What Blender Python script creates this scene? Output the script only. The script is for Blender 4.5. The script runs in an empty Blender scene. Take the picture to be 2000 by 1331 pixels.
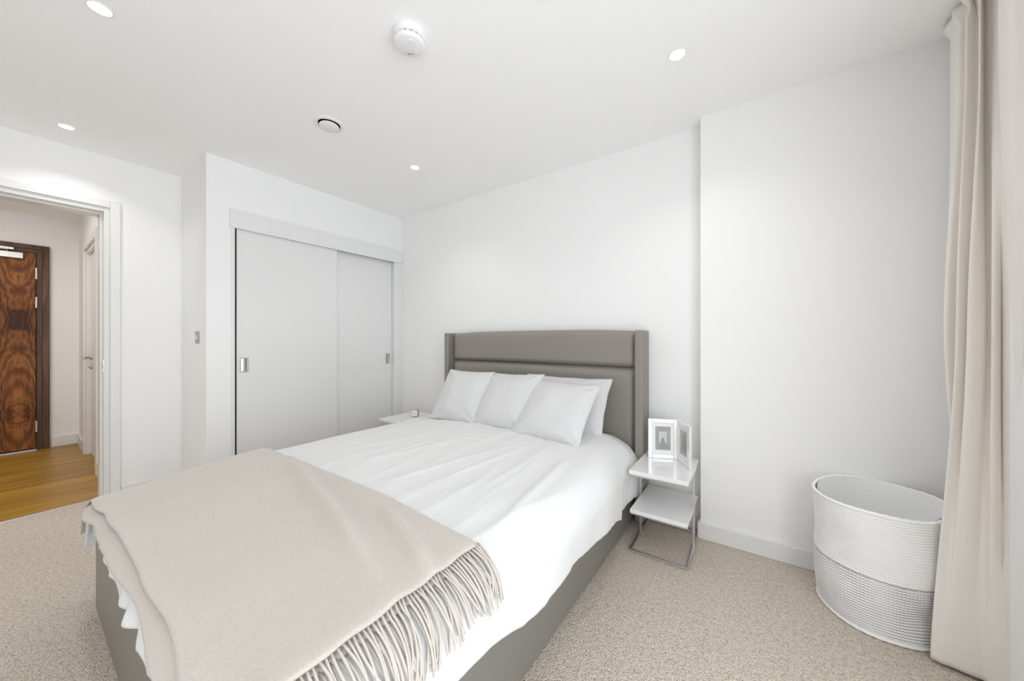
import bpy, math, random
from mathutils import Vector, noise, Matrix
random.seed(7)
C = bpy.context.scene.collection
sc = bpy.context.scene

# ------------------------------------------------------------------ camera, world, light, exposure
CEIL = 2.42
cam_d = bpy.data.cameras.new('camera'); cam = bpy.data.objects.new('camera', cam_d); C.objects.link(cam)
cam.location = (0, 0, 1.1389)
cam.rotation_euler = (math.radians(90), 0, 0.611)
cam_d.sensor_width = 36; cam_d.lens = 36*681/2000; cam_d.shift_y = -0.00075
cam_d.clip_start = 0.01; cam_d.clip_end = 60
sc.camera = cam

world = bpy.data.worlds.new('world'); sc.world = world; world.use_nodes = True
wn = world.node_tree.nodes; wl = world.node_tree.links
bg = wn['Background']; bg.inputs[0].default_value = (0.90, 0.95, 1.0, 1); bg.inputs[1].default_value = 5.25

sc.view_settings.view_transform = 'Standard'; sc.view_settings.look = 'None'
sc.view_settings.gamma = 1; sc.view_settings.use_curve_mapping = False
sc.view_settings.exposure = 0.0
sc.cycles.max_bounces = 12; sc.cycles.diffuse_bounces = 9; sc.cycles.glossy_bounces = 4
sc.cycles.transparent_max_bounces = 8; sc.cycles.caustics_reflective = False; sc.cycles.caustics_refractive = False
sc.cycles.sample_clamp_indirect = 6.0

def area(name, loc, rot, sx, sy, power, color=(1, 1, 1), portal=False, shape='RECTANGLE', spread=None):
    d = bpy.data.lights.new(name, 'AREA'); d.shape = shape; d.size = sx
    if shape == 'RECTANGLE': d.size_y = sy
    d.energy = power; d.color = color
    if spread: d.spread = spread
    if portal: d.cycles.is_portal = True
    o = bpy.data.objects.new(name, d); C.objects.link(o); o.location = loc; o.rotation_euler = rot
    return o
# the big balcony window lights the room: sky portal in its opening
area('window_portal', (0.78, -0.20, 1.165), (0, math.radians(90), 0), 2.27, 2.60, 1, portal=True)
DOWNLIGHT_W = 1.5

# ------------------------------------------------------------------ helpers
class MB:
    def __init__(s): s.v = []; s.f = []
    def box(s, a, b):
        x0, y0, z0 = a; x1, y1, z1 = b; n = len(s.v)
        s.v += [(x0,y0,z0),(x1,y0,z0),(x1,y1,z0),(x0,y1,z0),(x0,y0,z1),(x1,y0,z1),(x1,y1,z1),(x0,y1,z1)]
        s.f += [tuple(n+i for i in q) for q in ((0,3,2,1),(4,5,6,7),(0,1,5,4),(1,2,6,5),(2,3,7,6),(3,0,4,7))]
        return s
    def grid(s, rows, closed=False, cap=False):
        n = len(s.v); R = len(rows); K = len(rows[0])
        for r in rows: s.v += [tuple(p) for p in r]
        for i in range(R-1):
            for j in range(K if closed else K-1):
                j2 = (j+1) % K
                s.f.append((n+i*K+j, n+i*K+j2, n+(i+1)*K+j2, n+(i+1)*K+j))
        if cap:
            s.f.append(tuple(n+j for j in reversed(range(K)))); s.f.append(tuple(n+(R-1)*K+j for j in range(K)))
        return s
    def lathe(s, prof, c=(0,0,0), n=32, axis='z'):
        rows = []
        for r, z in prof:
            row = []
            for k in range(n):
                a = 2*math.pi*k/n; p = (r*math.cos(a), r*math.sin(a), z)
                if axis == 'x': p = (p[2], p[0], p[1])
                if axis == 'y': p = (p[0], p[2], -p[1])
                row.append((p[0]+c[0], p[1]+c[1], p[2]+c[2]))
            rows.append(row)
        return s.grid(rows, closed=True, cap=True)
    def tube(s, pts, r, n=8):
        pts = [Vector(p) for p in pts]; rows = []
        rr = r if isinstance(r, (list, tuple)) else [r]*len(pts)
        for i, p in enumerate(pts):
            d = (pts[min(i+1, len(pts)-1)] - pts[max(i-1, 0)]).normalized()
            up = Vector((0,0,1)) if abs(d.z) < .9 else Vector((1,0,0))
            a = d.cross(up).normalized(); b = d.cross(a)
            rows.append([p + a*math.cos(2*math.pi*k/n)*rr[i] + b*math.sin(2*math.pi*k/n)*rr[i] for k in range(n)])
        return s.grid(rows, closed=True, cap=True)
    def build(s, name, mat, parent=None, smooth=False, bevel=0, seg=2, auto=False):
        me = bpy.data.meshes.new(name); me.from_pydata([tuple(v) for v in s.v], [], s.f); me.update()
        o = bpy.data.objects.new(name, me); C.objects.link(o)
        if mat: me.materials.append(mat)
        if smooth: me.shade_smooth()
        if bevel:
            m = o.modifiers.new('bevel', 'BEVEL'); m.width = bevel; m.segments = seg; m.limit_method = 'ANGLE'; m.angle_limit = math.radians(35)
            me.shade_smooth(); w = o.modifiers.new('wn', 'WEIGHTED_NORMAL')
        if parent: o.parent = parent
        return o
def box(name, a, b, mat, parent=None, bevel=0, seg=2):
    return MB().box(a, b).build(name, mat, parent, bevel=bevel, seg=seg)
def empty(name, loc=(0,0,0), rz=0):
    o = bpy.data.objects.new(name, None); C.objects.link(o); o.location = loc; o.rotation_euler = (0,0,rz); o.empty_display_size = .05
    return o
def tag(o, label=None, cat=None, group=None, kind=None):
    if label: o['label'] = label
    if cat: o['category'] = cat
    if group: o['group'] = group
    if kind: o['kind'] = kind
    return o
def struct(o): o['kind'] = 'structure'; return o
def smoothstep(a, b, x):
    t = min(1, max(0, (x-a)/(b-a))); return t*t*(3-2*t)

# ------------------------------------------------------------------ materials
def mat(name, col, rough=.5, metal=0, spec=.5, bump=None, mix=None, sheen=0, coat=0, emit=0):
    """bump=(scale,strength,dist); mix=(col2,scale,lo,hi)"""
    m = bpy.data.materials.new(name); m.use_nodes = True; nt = m.node_tree; N = nt.nodes; L = nt.links
    p = N['Principled BSDF']
    p.inputs['Base Color'].default_value = (*col, 1); p.inputs['Roughness'].default_value = rough
    p.inputs['Metallic'].default_value = metal; p.inputs['Specular IOR Level'].default_value = spec
    if sheen: p.inputs['Sheen Weight'].default_value = sheen; p.inputs['Sheen Roughness'].default_value = .6
    if coat: p.inputs['Coat Weight'].default_value = coat; p.inputs['Coat Roughness'].default_value = .05
    if emit: p.inputs['Emission Color'].default_value = (1, .985, .95, 1); p.inputs['Emission Strength'].default_value = emit
    tc = N.new('ShaderNodeTexCoord')
    if bump:
        n = N.new('ShaderNodeTexNoise'); n.inputs['Scale'].default_value = bump[0]; n.inputs['Detail'].default_value = 4
        b = N.new('ShaderNodeBump'); b.inputs['Strength'].default_value = bump[1]; b.inputs['Distance'].default_value = bump[2]
        L.new(tc.outputs['Object'], n.inputs['Vector']); L.new(n.outputs['Fac'], b.inputs['Height']); L.new(b.outputs['Normal'], p.inputs['Normal'])
    if mix:
        n = N.new('ShaderNodeTexNoise'); n.inputs['Scale'].default_value = mix[1]; n.inputs['Detail'].default_value = 3
        r = N.new('ShaderNodeMapRange'); r.inputs[1].default_value = mix[2]; r.inputs[2].default_value = mix[3]
        x = N.new('ShaderNodeMix'); x.data_type = 'RGBA'; x.inputs[6].default_value = (*col, 1); x.inputs[7].default_value = (*mix[0], 1)
        L.new(tc.outputs['Object'], n.inputs['Vector']); L.new(n.outputs['Fac'], r.inputs[0]); L.new(r.outputs[0], x.inputs[0]); L.new(x.outputs[2], p.inputs['Base Color'])
    return m
def weave(m, scale, strength, dist=.0006):
    """fine woven relief on top of a material"""
    nt = m.node_tree; N = nt.nodes; L = nt.links; p = N['Principled BSDF']; tc = N.new('ShaderNodeTexCoord')
    add = None
    for ax, w in (('X', 1), ('Y', 1), ('Z', 1)):
        wv = N.new('ShaderNodeTexWave'); wv.bands_direction = ax; wv.inputs['Scale'].default_value = scale; wv.inputs['Distortion'].default_value = 1.5
        wv.inputs['Detail Scale'].default_value = 2
        L.new(tc.outputs['Object'], wv.inputs['Vector'])
        if add is None: add = wv.outputs['Fac']
        else:
            a = N.new('ShaderNodeMath'); a.operation = 'ADD'; L.new(add, a.inputs[0]); L.new(wv.outputs['Fac'], a.inputs[1]); add = a.outputs[0]
    b = N.new('ShaderNodeBump'); b.inputs['Strength'].default_value = strength; b.inputs['Distance'].default_value = dist
    old = [l.from_socket for l in p.inputs['Normal'].links]
    if old: L.new(old[0], b.inputs['Normal'])
    L.new(add, b.inputs['Height']); L.new(b.outputs['Normal'], p.inputs['Normal'])
    return m

M_wall = mat('white_wall_paint', (.88,.88,.88), .75, spec=.2, bump=(180,.05,.001))
M_ceil = mat('white_ceiling_paint', (.95,.95,.95), .9, spec=.1, bump=(150,.05,.001))
M_trim = mat('white_satin_trim', (.80,.80,.79), .35, spec=.4)
M_trimw = mat('offwhite_gloss_trim', (.76,.755,.735), .3, spec=.4)
M_ward = mat('light_grey_wardrobe_board', (.79,.79,.785), .3, spec=.35)
M_fascia = mat('pale_grey_fascia', (.80,.80,.80), .4, spec=.3)
M_chrome = mat('brushed_chrome', (.62,.62,.61), .22, metal=1)
M_plate = mat('brushed_steel_plate', (.42,.42,.41), .45, metal=.7)
M_steel = mat('satin_steel', (.70,.685,.665), .38, metal=1)
M_dark = mat('dark_gap', (.03,.03,.03), .8)
M_greyrec = mat('grey_recess', (.32,.32,.31), .5)
M_silver = mat('silver_frame', (.90,.90,.90), .25, metal=.45)
M_gloss = mat('white_gloss_board', (.84,.84,.84), .06, spec=.5, coat=.3)
M_leather = mat('taupe_grey_leather', (.265,.242,.215), .42, spec=.45, bump=(450,.12,.0008))
M_leather_base = mat('grey_leather_base', (.205,.192,.175), .36, spec=.6, bump=(400,.12,.0008))
M_duvet = weave(mat('white_cotton_duvet', (.74,.74,.74), .85, spec=.15, bump=(60,.25,.003), sheen=.1), 260, .12)
M_pillow = weave(mat('white_linen_pillow', (.66,.66,.66), .85, spec=.15, bump=(28,.45,.005), sheen=.1), 190, .25, .001)
M_throw = mat('beige_wool_throw', (.565,.510,.455), .92, spec=.1, sheen=.35, bump=(420,.35,.0015), mix=((.51,.462,.412), 260, .42, .62))
M_tassel = mat('beige_wool_tassel', (.57,.52,.47), .9, spec=.1, sheen=.3, bump=(900,.5,.001))
M_curtain = weave(mat('greige_curtain_cloth', (.86,.825,.78), .8, spec=.15, sheen=.15), 330, .12)
M_smoke = mat('white_plastic', (.85,.85,.85), .35)
M_clock = mat('warm_grey_plastic', (.50,.48,.42), .5)
M_liner = mat('white_canvas_liner', (.93,.93,.93), .9, spec=.1, bump=(90,.3,.002))
M_upvc = mat('white_window_plastic', (.85,.85,.85), .3)
M_lamp = mat('lit_downlight_lens', (1,1,1), .5, emit=14)

def carpet_mat():
    m = mat('beige_twist_carpet', (.5,.45,.4), .95, spec=.05); nt = m.node_tree; N = nt.nodes; L = nt.links; p = N['Principled BSDF']
    tc = N.new('ShaderNodeTexCoord')
    def nz(scale, det, rough=.6):
        n = N.new('ShaderNodeTexNoise'); n.inputs['Scale'].default_value = scale; n.inputs['Detail'].default_value = det; n.inputs['Roughness'].default_value = rough
        L.new(tc.outputs['Object'], n.inputs['Vector']); return n
    a = nz(150, 3, .75); b = nz(60, 2); v = N.new('ShaderNodeTexVoronoi'); v.inputs['Scale'].default_value = 190; L.new(tc.outputs['Object'], v.inputs['Vector'])
    cr = N.new('ShaderNodeValToRGB'); e = cr.color_ramp.elements
    e[0].position = .36; e[0].color = (.34,.29,.24,1); e[1].position = .60; e[1].color = (.79,.71,.61,1)
    el = cr.color_ramp.elements.new(.47); el.color = (.63,.555,.47,1)
    ad = N.new('ShaderNodeMath'); ad.operation = 'MULTIPLY_ADD'; ad.inputs[1].default_value = .75
    mb = N.new('ShaderNodeMath'); mb.operation = 'MULTIPLY'; mb.inputs[1].default_value = .25; L.new(b.outputs['Fac'], mb.inputs[0])
    L.new(a.outputs['Fac'], ad.inputs[0]); L.new(mb.outputs[0], ad.inputs[2]); L.new(ad.outputs[0], cr.inputs[0]); L.new(cr.outputs[0], p.inputs['Base Color'])
    bm = N.new('ShaderNodeBump'); bm.inputs['Strength'].default_value = .7; bm.inputs['Distance'].default_value = .006
    s = N.new('ShaderNodeMath'); s.operation = 'SUBTRACT'; L.new(a.outputs['Fac'], s.inputs[0]); L.new(v.outputs['Distance'], s.inputs[1])
    L.new(s.outputs[0], bm.inputs['Height']); L.new(bm.outputs['Normal'], p.inputs['Normal'])
    return m
M_carpet = carpet_mat()

def wood_mat(name, c0, c1, c2, axis_scale, rough, sc1=6, dist=2.2, rings=None, knots=False):
    m = mat(name, c1, rough, spec=.4); nt = m.node_tree; N = nt.nodes; L = nt.links; p = N['Principled BSDF']
    tc = N.new('ShaderNodeTexCoord'); mp = N.new('ShaderNodeMapping'); mp.inputs['Scale'].default_value = axis_scale
    oi = N.new('ShaderNodeObjectInfo'); av = N.new('ShaderNodeVectorMath'); av.operation = 'MULTIPLY_ADD'; av.inputs[1].default_value = (1,1,1)
    cm = N.new('ShaderNodeCombineXYZ'); mm = N.new('ShaderNodeMath'); mm.operation = 'MULTIPLY'; mm.inputs[1].default_value = 13.0
    L.new(oi.outputs['Random'], mm.inputs[0]); L.new(mm.outputs[0], cm.inputs[1]); L.new(mm.outputs[0], cm.inputs[0])
    L.new(tc.outputs['Object'], av.inputs[0]); L.new(cm.outputs[0], av.inputs[2]); L.new(av.outputs[0], mp.inputs['Vector'])
    n1 = N.new('ShaderNodeTexNoise'); n1.inputs['Scale'].default_value = sc1; n1.inputs['Detail'].default_value = 6; n1.inputs['Distortion'].default_value = dist
    L.new(mp.outputs[0], n1.inputs['Vector'])
    cr = N.new('ShaderNodeValToRGB'); e = cr.color_ramp.elements
    e[0].position = .32; e[0].color = (*c0,1); e[1].position = .68; e[1].color = (*c2,1); el = e.new(.5); el.color = (*c1,1)
    L.new(n1.outputs['Fac'], cr.inputs[0])
    hs = N.new('ShaderNodeHueSaturation'); mr = N.new('ShaderNodeMapRange'); mr.inputs[3].default_value = .88; mr.inputs[4].default_value = 1.1
    L.new(oi.outputs['Random'], mr.inputs[0]); L.new(mr.outputs[0], hs.inputs['Value']); L.new(cr.outputs[0], hs.inputs['Color'])
    L.new(hs.outputs[0], p.inputs['Base Color'])
    return m
M_oak = wood_mat('honey_oak_plank', (.27,.135,.018), (.37,.20,.026), (.45,.26,.045), (1.0, .12, 1), .35, sc1=9, dist=.6)
M_walfr = wood_mat('walnut_frame_wood', (.055,.024,.011), (.11,.052,.025), (.17,.085,.042), (6, 6, .5), .4, sc1=3, dist=1)

def walnut_door_mat():
    """book-matched crown figure: mirrored about the leaf's centre line (object space y = 0)"""
    m = mat('bookmatched_walnut_veneer', (.3,.12,.04), .45, spec=.2); nt = m.node_tree; N = nt.nodes; L = nt.links; p = N['Principled BSDF']
    tc = N.new('ShaderNodeTexCoord'); sp = N.new('ShaderNodeSeparateXYZ'); L.new(tc.outputs['Object'], sp.inputs[0])
    def mth(op, a, b=None, c=None):
        n = N.new('ShaderNodeMath'); n.operation = op
        for i, q in enumerate((a, b, c)):
            if q is None: continue
            if isinstance(q, (int, float)): n.inputs[i].default_value = q
            else: L.new(q, n.inputs[i])
        return n.outputs[0]
    # repeat every 0.26 m mirrored sheets
    y = mth('PINGPONG', mth('ADD', sp.outputs['Y'], -.3365), .30)
    z = sp.outputs['Z']
    zz = mth('PINGPONG', mth('ADD', z, -1.34), .95)
    cv = N.new('ShaderNodeCombineXYZ'); L.new(mth('MULTIPLY', y, 5.5), cv.inputs[0]); L.new(mth('MULTIPLY', zz, 1.7), cv.inputs[1])
    n = N.new('ShaderNodeTexNoise'); n.inputs['Scale'].default_value = 1.6; n.inputs['Detail'].default_value = 3; n.inputs['Distortion'].default_value = .8
    L.new(cv.outputs[0], n.inputs['Vector'])
    # contour rings of the noise field plus a parabola -> cathedral arches
    h = mth('ADD', mth('MULTIPLY', n.outputs['Fac'], .85), mth('ADD', mth('MULTIPLY', mth('MULTIPLY', y, y), 30), mth('MULTIPLY', zz, -.9)))
    w = mth('FRACT', mth('MULTIPLY', h, 6))
    tri = mth('PINGPONG', mth('MULTIPLY', h, 6), .5)
    fn = N.new('ShaderNodeTexNoise'); fn.inputs['Scale'].default_value = 3; fn.inputs['Detail'].default_value = 6
    mp = N.new('ShaderNodeMapping'); mp.inputs['Scale'].default_value = (40, 40, 2.5); L.new(tc.outputs['Object'], mp.inputs['Vector']); L.new(mp.outputs[0], fn.inputs['Vector'])
    f = mth('ADD', mth('MULTIPLY', tri, .75), mth('MULTIPLY', fn.outputs['Fac'], .5))
    big = N.new('ShaderNodeTexNoise'); big.inputs['Scale'].default_value = 1.2; L.new(cv.outputs[0], big.inputs['Vector'])
    f = mth('ADD', f, mth('MULTIPLY', mth('SUBTRACT', big.outputs['Fac'], .5), 1.0))
    spot = mth('MULTIPLY', mth('MAXIMUM', mth('SUBTRACT', 1, mth('DIVIDE', zz, .13)), 0), mth('MAXIMUM', mth('SUBTRACT', 1, mth('DIVIDE', y, .10)), 0))
    f = mth('SUBTRACT', f, mth('MULTIPLY', spot, .55))
    cr = N.new('ShaderNodeValToRGB'); e = cr.color_ramp.elements
    e[0].position = .10; e[0].color = (.060,.022,.010,1); e[1].position = .75; e[1].color = (.38,.155,.048,1); el = e.new(.45); el.color = (.20,.072,.022,1)
    L.new(f, cr.inputs[0]); L.new(cr.outputs[0], p.inputs['Base Color'])
    return m
M_waldoor = walnut_door_mat()

def glass_mat():
    m = bpy.data.materials.new('clear_window_glass'); m.use_nodes = True; nt = m.node_tree; N = nt.nodes; L = nt.links
    N.remove(N['Principled BSDF']); t = N.new('ShaderNodeBsdfTransparent'); g = N.new('ShaderNodeBsdfGlossy'); g.inputs['Roughness'].default_value = .02
    x = N.new('ShaderNodeMixShader'); x.inputs[0].default_value = .06; L.new(t.outputs[0], x.inputs[1]); L.new(g.outputs[0], x.inputs[2]); L.new(x.outputs[0], N['Material Output'].inputs[0])
    return m
M_glass = glass_mat()

def basket_mat(name, base, thread, amount):
    """rope coil colour with zig-zag stitching, wrapped round the basket (cylinder coordinates about its own centre)"""
    m = mat(name, base, .9, spec=.1); nt = m.node_tree; N = nt.nodes; L = nt.links; p = N['Principled BSDF']
    tc = N.new('ShaderNodeTexCoord'); sp = N.new('ShaderNodeSeparateXYZ'); L.new(tc.outputs['Object'], sp.inputs[0])
    def mth(op, a, b=None, c=None):
        n = N.new('ShaderNodeMath'); n.operation = op
        for i, q in enumerate((a, b, c)):
            if q is None: continue
            if isinstance(q, (int, float)): n.inputs[i].default_value = q
            else: L.new(q, n.inputs[i])
        return n.outputs[0]
    ang = mth('ARCTAN2', sp.outputs['Y'], sp.outputs['X'])
    zig = mth('PINGPONG', mth('MULTIPLY', ang, 18), .5)           # 0..0.5 triangle along the rope
    row = mth('FRACT', mth('MULTIPLY', sp.outputs['Z'], 1/.0105))
    d = mth('ABSOLUTE', mth('SUBTRACT', row, mth('ADD', mth('MULTIPLY', zig, .9), .28)))
    line = mth('LESS_THAN', d, .14)
    nz = N.new('ShaderNodeTexNoise'); nz.inputs['Scale'].default_value = 14; L.new(tc.outputs['Object'], nz.inputs['Vector'])
    k = mth('MULTIPLY', line, mth('MULTIPLY', nz.outputs['Fac'], amount*2))
    x = N.new('ShaderNodeMix'); x.data_type = 'RGBA'; x.inputs[6].default_value = (*base,1); x.inputs[7].default_value = (*thread,1)
    cl = mth('MINIMUM', k, 1.0); L.new(cl, x.inputs[0]); L.new(x.outputs[2], p.inputs['Base Color'])
    b = N.new('ShaderNodeBump'); b.inputs['Strength'].default_value = .4; b.inputs['Distance'].default_value = .002
    L.new(line, b.inputs['Height']); L.new(b.outputs['Normal'], p.inputs['Normal'])
    return m
M_rope = basket_mat('white_rope', (.96,.96,.955), (.72,.72,.71), .5)
M_rope_st = basket_mat('stitched_rope', (.90,.90,.90), (.22,.22,.225), .8)

# ------------------------------------------------------------------ room shell
XL, XR, YB, YF, XW = -3.71, 0.67, 2.36, -1.80, -3.08     # door wall, window wall, headboard wall, wall behind the camera, wardrobe wall
struct(box('floor', (XL-.15, YF-.1, -.10), (XR+.2, YB+.1, 0), M_carpet))
struct(box('ceiling', (-6.3, YF-.6, CEIL), (XR+.2, YB+.1, CEIL+.1), M_ceil))
struct(box('wall_back', (XL, YB, 0), (XR+.2, YB+.12, CEIL), M_wall))
struct(box('wall_front', (XL, YF-.12, 0), (XR+.2, YF, CEIL), M_wall))
pil = struct(box('wall_pillar', (-.262, 2.265, 0), (XR, YB, CEIL), M_wall))
# door wall with its opening
D0, D1, DH = -.455, .365, 2.04
m = MB(); m.box((XL-.15, YF, 0), (XL, D0-.02, CEIL)); m.box((XL-.15, D1+.02, 0), (XL, .753, CEIL)); m.box((XL-.15, D0-.02, DH+.02), (XL, D1+.02, CEIL))
struct(m.build('wall_left', M_wall))
# wardrobe block
m = MB(); m.box((XL-.15, .753, 0), (XW, .893, CEIL)); m.box((XL-.15, .893, 1.99), (XW, YB, CEIL)); m.box((XL-.15, .893, 0), (XL-.05, YB, 1.99))
m.box((XW-.1, 2.345, 0), (XW, YB, 1.99))
struct(m.build('wall_wardrobe', M_wall))
# window wall with opening
W0, W1, WZ = -1.50, 1.10, 2.30
m = MB(); m.box((XR, YF-.1, 0), (XR+.2, W0, CEIL)); m.box((XR, W1, 0), (XR+.2, YB+.1, CEIL)); m.box((.624, 1.55, 0), (XR, 1.715, CEIL)); m.box((XR, W0, WZ), (XR+.2, W1, CEIL)); m.box((XR, W0, -.05), (XR+.2, W1, .03))
struct(m.build('wall_right', M_wall))

# window_1: double balcony doors
w = struct(empty('window_1', (XR+.06, 0, 0)))
def wbox(name, a, b, mt, par, **k):
    return box(name, a, b, mt, par, **k)
m = MB(); m.box((0, W0, .03), (.07, W0+.06, WZ)); m.box((0, W1-.06, .03), (.07, W1, WZ)); m.box((.001, W0+.06, WZ-.06), (.069, W1-.06, WZ)); m.box((.001, W0+.06, .03), (.069, W1-.06, .08))
m.build('window_frame', M_upvc, w, bevel=.004)
mid = (W0+W1)/2
third = (W1-W0-.12)/3
for a, b in [(W0+.06+third*q, W0+.06+third*(q+1)) for q in range(3)]:
    m = MB(); m.box((.01, a, .08), (.06, a+.075, WZ-.06)); m.box((.01, b-.075, .08), (.06, b, WZ-.06)); m.box((.011, a+.075, WZ-.14), (.059, b-.075, WZ-.06)); m.box((.011, a+.075, .08), (.059, b-.075, .17))
    sash = m.build('sash', M_upvc, w, bevel=.004)
    box('pane', (.03, a+.07, .165), (.036, b-.07, WZ-.135), M_glass, sash)
hd = MB().box((-.012, mid-.05, .98), (.01, mid-.02, 1.12)).tube([(-.01, mid-.035, 1.06), (-.05, mid-.035, 1.06), (-.055, mid-.035, .94)], .008).build('handle', M_steel, w, smooth=True)

# baseboards
def skirt(name, a, b): return struct(box(name, a, b, M_trim, bevel=.004))
SK = .094
skirt('baseboard_pillar', (-.277, 2.25, 0), (XR, 2.265, SK))
skirt('baseboard_pillar_return', (-.277, 2.265, 0), (-.262, YB-.015, SK))
skirt('baseboard_back', (XW, YB-.015, 0), (-.262, YB, SK))
skirt('baseboard_left', (XL, D1+.07, 0), (XL+.015, .753, SK))
skirt('baseboard_return', (XL+.015, .738, 0), (XW+.015, .753, SK))
skirt('baseboard_wardrobe', (XW, .753, 0), (XW+.015, .885, SK))
skirt('baseboard_front', (XL, YF, 0), (XR, YF+.015, SK))

# door_1: bedroom doorway casing and lining
d1 = struct(empty('door_1', (XL, 0, 0)))
for nm, a, b in (('architrave', (0, D1+.02, 0), (.018, D1+.068, DH+.068)), ('architrave', (0, D0-.068, 0), (.018, D0-.02, DH+.068)), ('architrave', (0, D0-.02, DH+.02), (.018, D1+.02, DH+.068))):
    box(nm, a, b, M_trim, d1, bevel=.003)
m = MB(); m.box((-.15, D1-.008, 0), (.004, D1+.02, DH+.02)); m.build('lining', M_trimw, d1, bevel=.002)
m = MB(); m.box((-.15, D0-.02, 0), (.004, D0+.008, DH+.02)); m.build('lining', M_trimw, d1, bevel=.002)
m = MB(); m.box((-.15, D0+.008, DH-.01), (.004, D1-.008, DH+.02)); m.build('lining', M_trimw, d1, bevel=.002)
m = MB(); m.box((-.15, D1-.022, 0), (-.045, D1-.008, DH-.01)); m.box((-.15, D0+.008, 0), (-.045, D0+.022, DH-.01)); m.box((-.149, D0+.022, DH-.024), (-.046, D1-.022, DH-.01))
m.build('door_stop', M_trimw, d1, bevel=.002)
m = MB(); m.box((-.030, D1-.011, .915), (-.006, D1-.0075, .995)); sp = m.build('strike_plate', M_steel, d1)
box('latch_hole', (-.024, D1-.012, .94), (-.012, D1-.0105, .965), M_dark, sp)
m = MB(); m.box((-.152, D0+.03, -.01), (-.128, D1-.02, .006)); m.build('threshold_strip', M_steel, d1, bevel=.002)

# ------------------------------------------------------------------ hallway
HX, HY, HY0, HXS = -6.12, .41, -1.4, XL-.15
hf = struct(box('floor_hall', (HX-.2, HY0, -.10), (HXS, HY+.02, -.016), M_dark))
px = HXS; k = 0
pw = .185
while px > HX:
    x0 = max(HX, px-pw); cuts = [HY0, HY0 + .35 + random.random()*.9, HY]
    for a, b in zip(cuts, cuts[1:]):
        m = MB().box((-(px-x0)/2+.0006, a+.0006, -.014), ((px-x0)/2-.0006, b-.0006, 0)); o = m.build('plank', M_oak, hf, bevel=.0012, seg=1)
        o.location = ((px+x0)/2, 0, 0)
    px = x0
struct(box('wall_hall_end', (HX-.12, HY0, 0), (HX, HY+.12, CEIL), M_wall))
struct(box('wall_hall_far', (HX-.12, HY0-.12, 0), (HXS, HY0, CEIL), M_wall))
# side wall with hall door opening
HA, HB, HH = -5.46, -4.60, 2.02
m = MB(); m.box((HX, HY, 0), (HA, HY+.12, CEIL)); m.box((HB, HY, 0), (HXS, HY+.12, CEIL)); m.box((HA, HY, HH), (HB, HY+.12, CEIL)); m.box((HA, HY+.122, 0), (HB, HY+.14, HH)); m.box((HX-.1, HY+.02, -.1), (HXS, HY+.14, -.001))  # backing panel behind the door opening added to stop light leaking in
struct(m.build('wall_hall_side', M_wall))
skirt('baseboard_hall_end', (HX, .225, 0), (HX+.015, HY, .11))
skirt('baseboard_hall_side', (HX+.015, HY-.015, 0), (HA-.07, HY, .11))
skirt('baseboard_hall_near', (HB+.07, HY-.015, 0), (HXS, HY, .11))
# door_2 : cream hall door in side wall
d2 = struct(empty('door_2', (0, HY, 0)))
for a, b in (((HA-.065, -.018, 0), (HA, 0, HH+.065)), ((HB, -.018, 0), (HB+.065, 0, HH+.065)), ((HA, -.018, HH), (HB, 0, HH+.065))):
    box('architrave', a, b, M_trimw, d2, bevel=.003)
m = MB(); m.box((HA, 0, 0), (HA+.03, .12, HH)); m.box((HB-.03, 0, 0), (HB, .12, HH)); m.box((HA+.03, 0.001, HH-.03), (HB-.03, .119, HH)); m.build('lining', M_trimw, d2, bevel=.002)
box('threshold', (HA, -.001, -.014), (HB, .12, .001), M_oak, d2)
leaf = box('door_leaf', (HA+.033, .030, .006), (HB-.033, .072, HH-.033), M_trimw, d2, bevel=.002)
hx = HA+.085
m = MB(); m.lathe([(.0, .0), (.026, 0), (.026, -.008), (.010, -.010), (.009, -.05), (0, -.05)], (hx, .03, .965), 20, 'y'); m.tube([(hx, -.02, .965), (hx+.02, -.024, .965), (hx+.12, -.024, .962)], .009)
m.build('lever_handle', M_steel, leaf, smooth=True)
m = MB(); m.lathe([(0, 0), (.024, 0), (.024, -.008), (.008, -.010), (.008, -.022), (0, -.022)], (hx, .03, .87), 20, 'y'); m.build('thumb_turn', M_steel, leaf, smooth=True)
# hall switch plate
t = box('light_switch', (-5.62, HY-.006, 1.10), (-5.56, HY, 1.22), M_smoke, bevel=.002)
tag(t, 'thin white switch plate on the hallway wall beside the cream door', 'switch')
# door_3 : walnut entrance door
d3 = struct(empty('door_3', (HX, 0, 0)))
E1 = .215; E0 = E1-.085-.90
m = MB(); m.box((0, E1-.046, 0), (.030, E1, 2.115)); m.box((0, E0-.045, 0), (.030, E0+.001, 2.115)); m.box((0, E0, 2.07), (.030, E1-.046, 2.115))
m.build('outer_frame', M_walfr, d3, bevel=.002)
m = MB(); m.box((0, .133, 0), (.018, E1-.047, 2.07)); m.box((0, .133-.92, 2.035), (.018, .133, 2.07)); m.box((0, E0+.001, 0), (.018, .133-.92, 2.07))
m.build('inner_frame', M_walfr, d3, bevel=.002)
leaf = MB().box((0, -.46, .02), (.022, .44, 2.03)).build('door_leaf', M_waldoor, d3, bevel=.0015); leaf.location = (0, -.312, 0)
box('shadow_gap', (0, -.785, 0), (.006, .1325, 2.034), M_dark, d3)
for z0, z1 in ((1.766, 1.882), (1.468, 1.580), (.188, .300)):
    m = MB(); m.lathe([(0, 0), (.0085, 0), (.0085, z1-z0), (0, z1-z0)], (.026, .131, z0), 12); m.build('hinge', M_steel, d3, smooth=False, bevel=.001)
cl = box('door_closer', (.022, -.20, 1.958), (.068, .052, 2.016), M_steel, d3, bevel=.003)
box('closer_track', (.018, -.30, 2.040), (.048, -.002, 2.064), M_steel, cl, bevel=.002)
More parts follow.
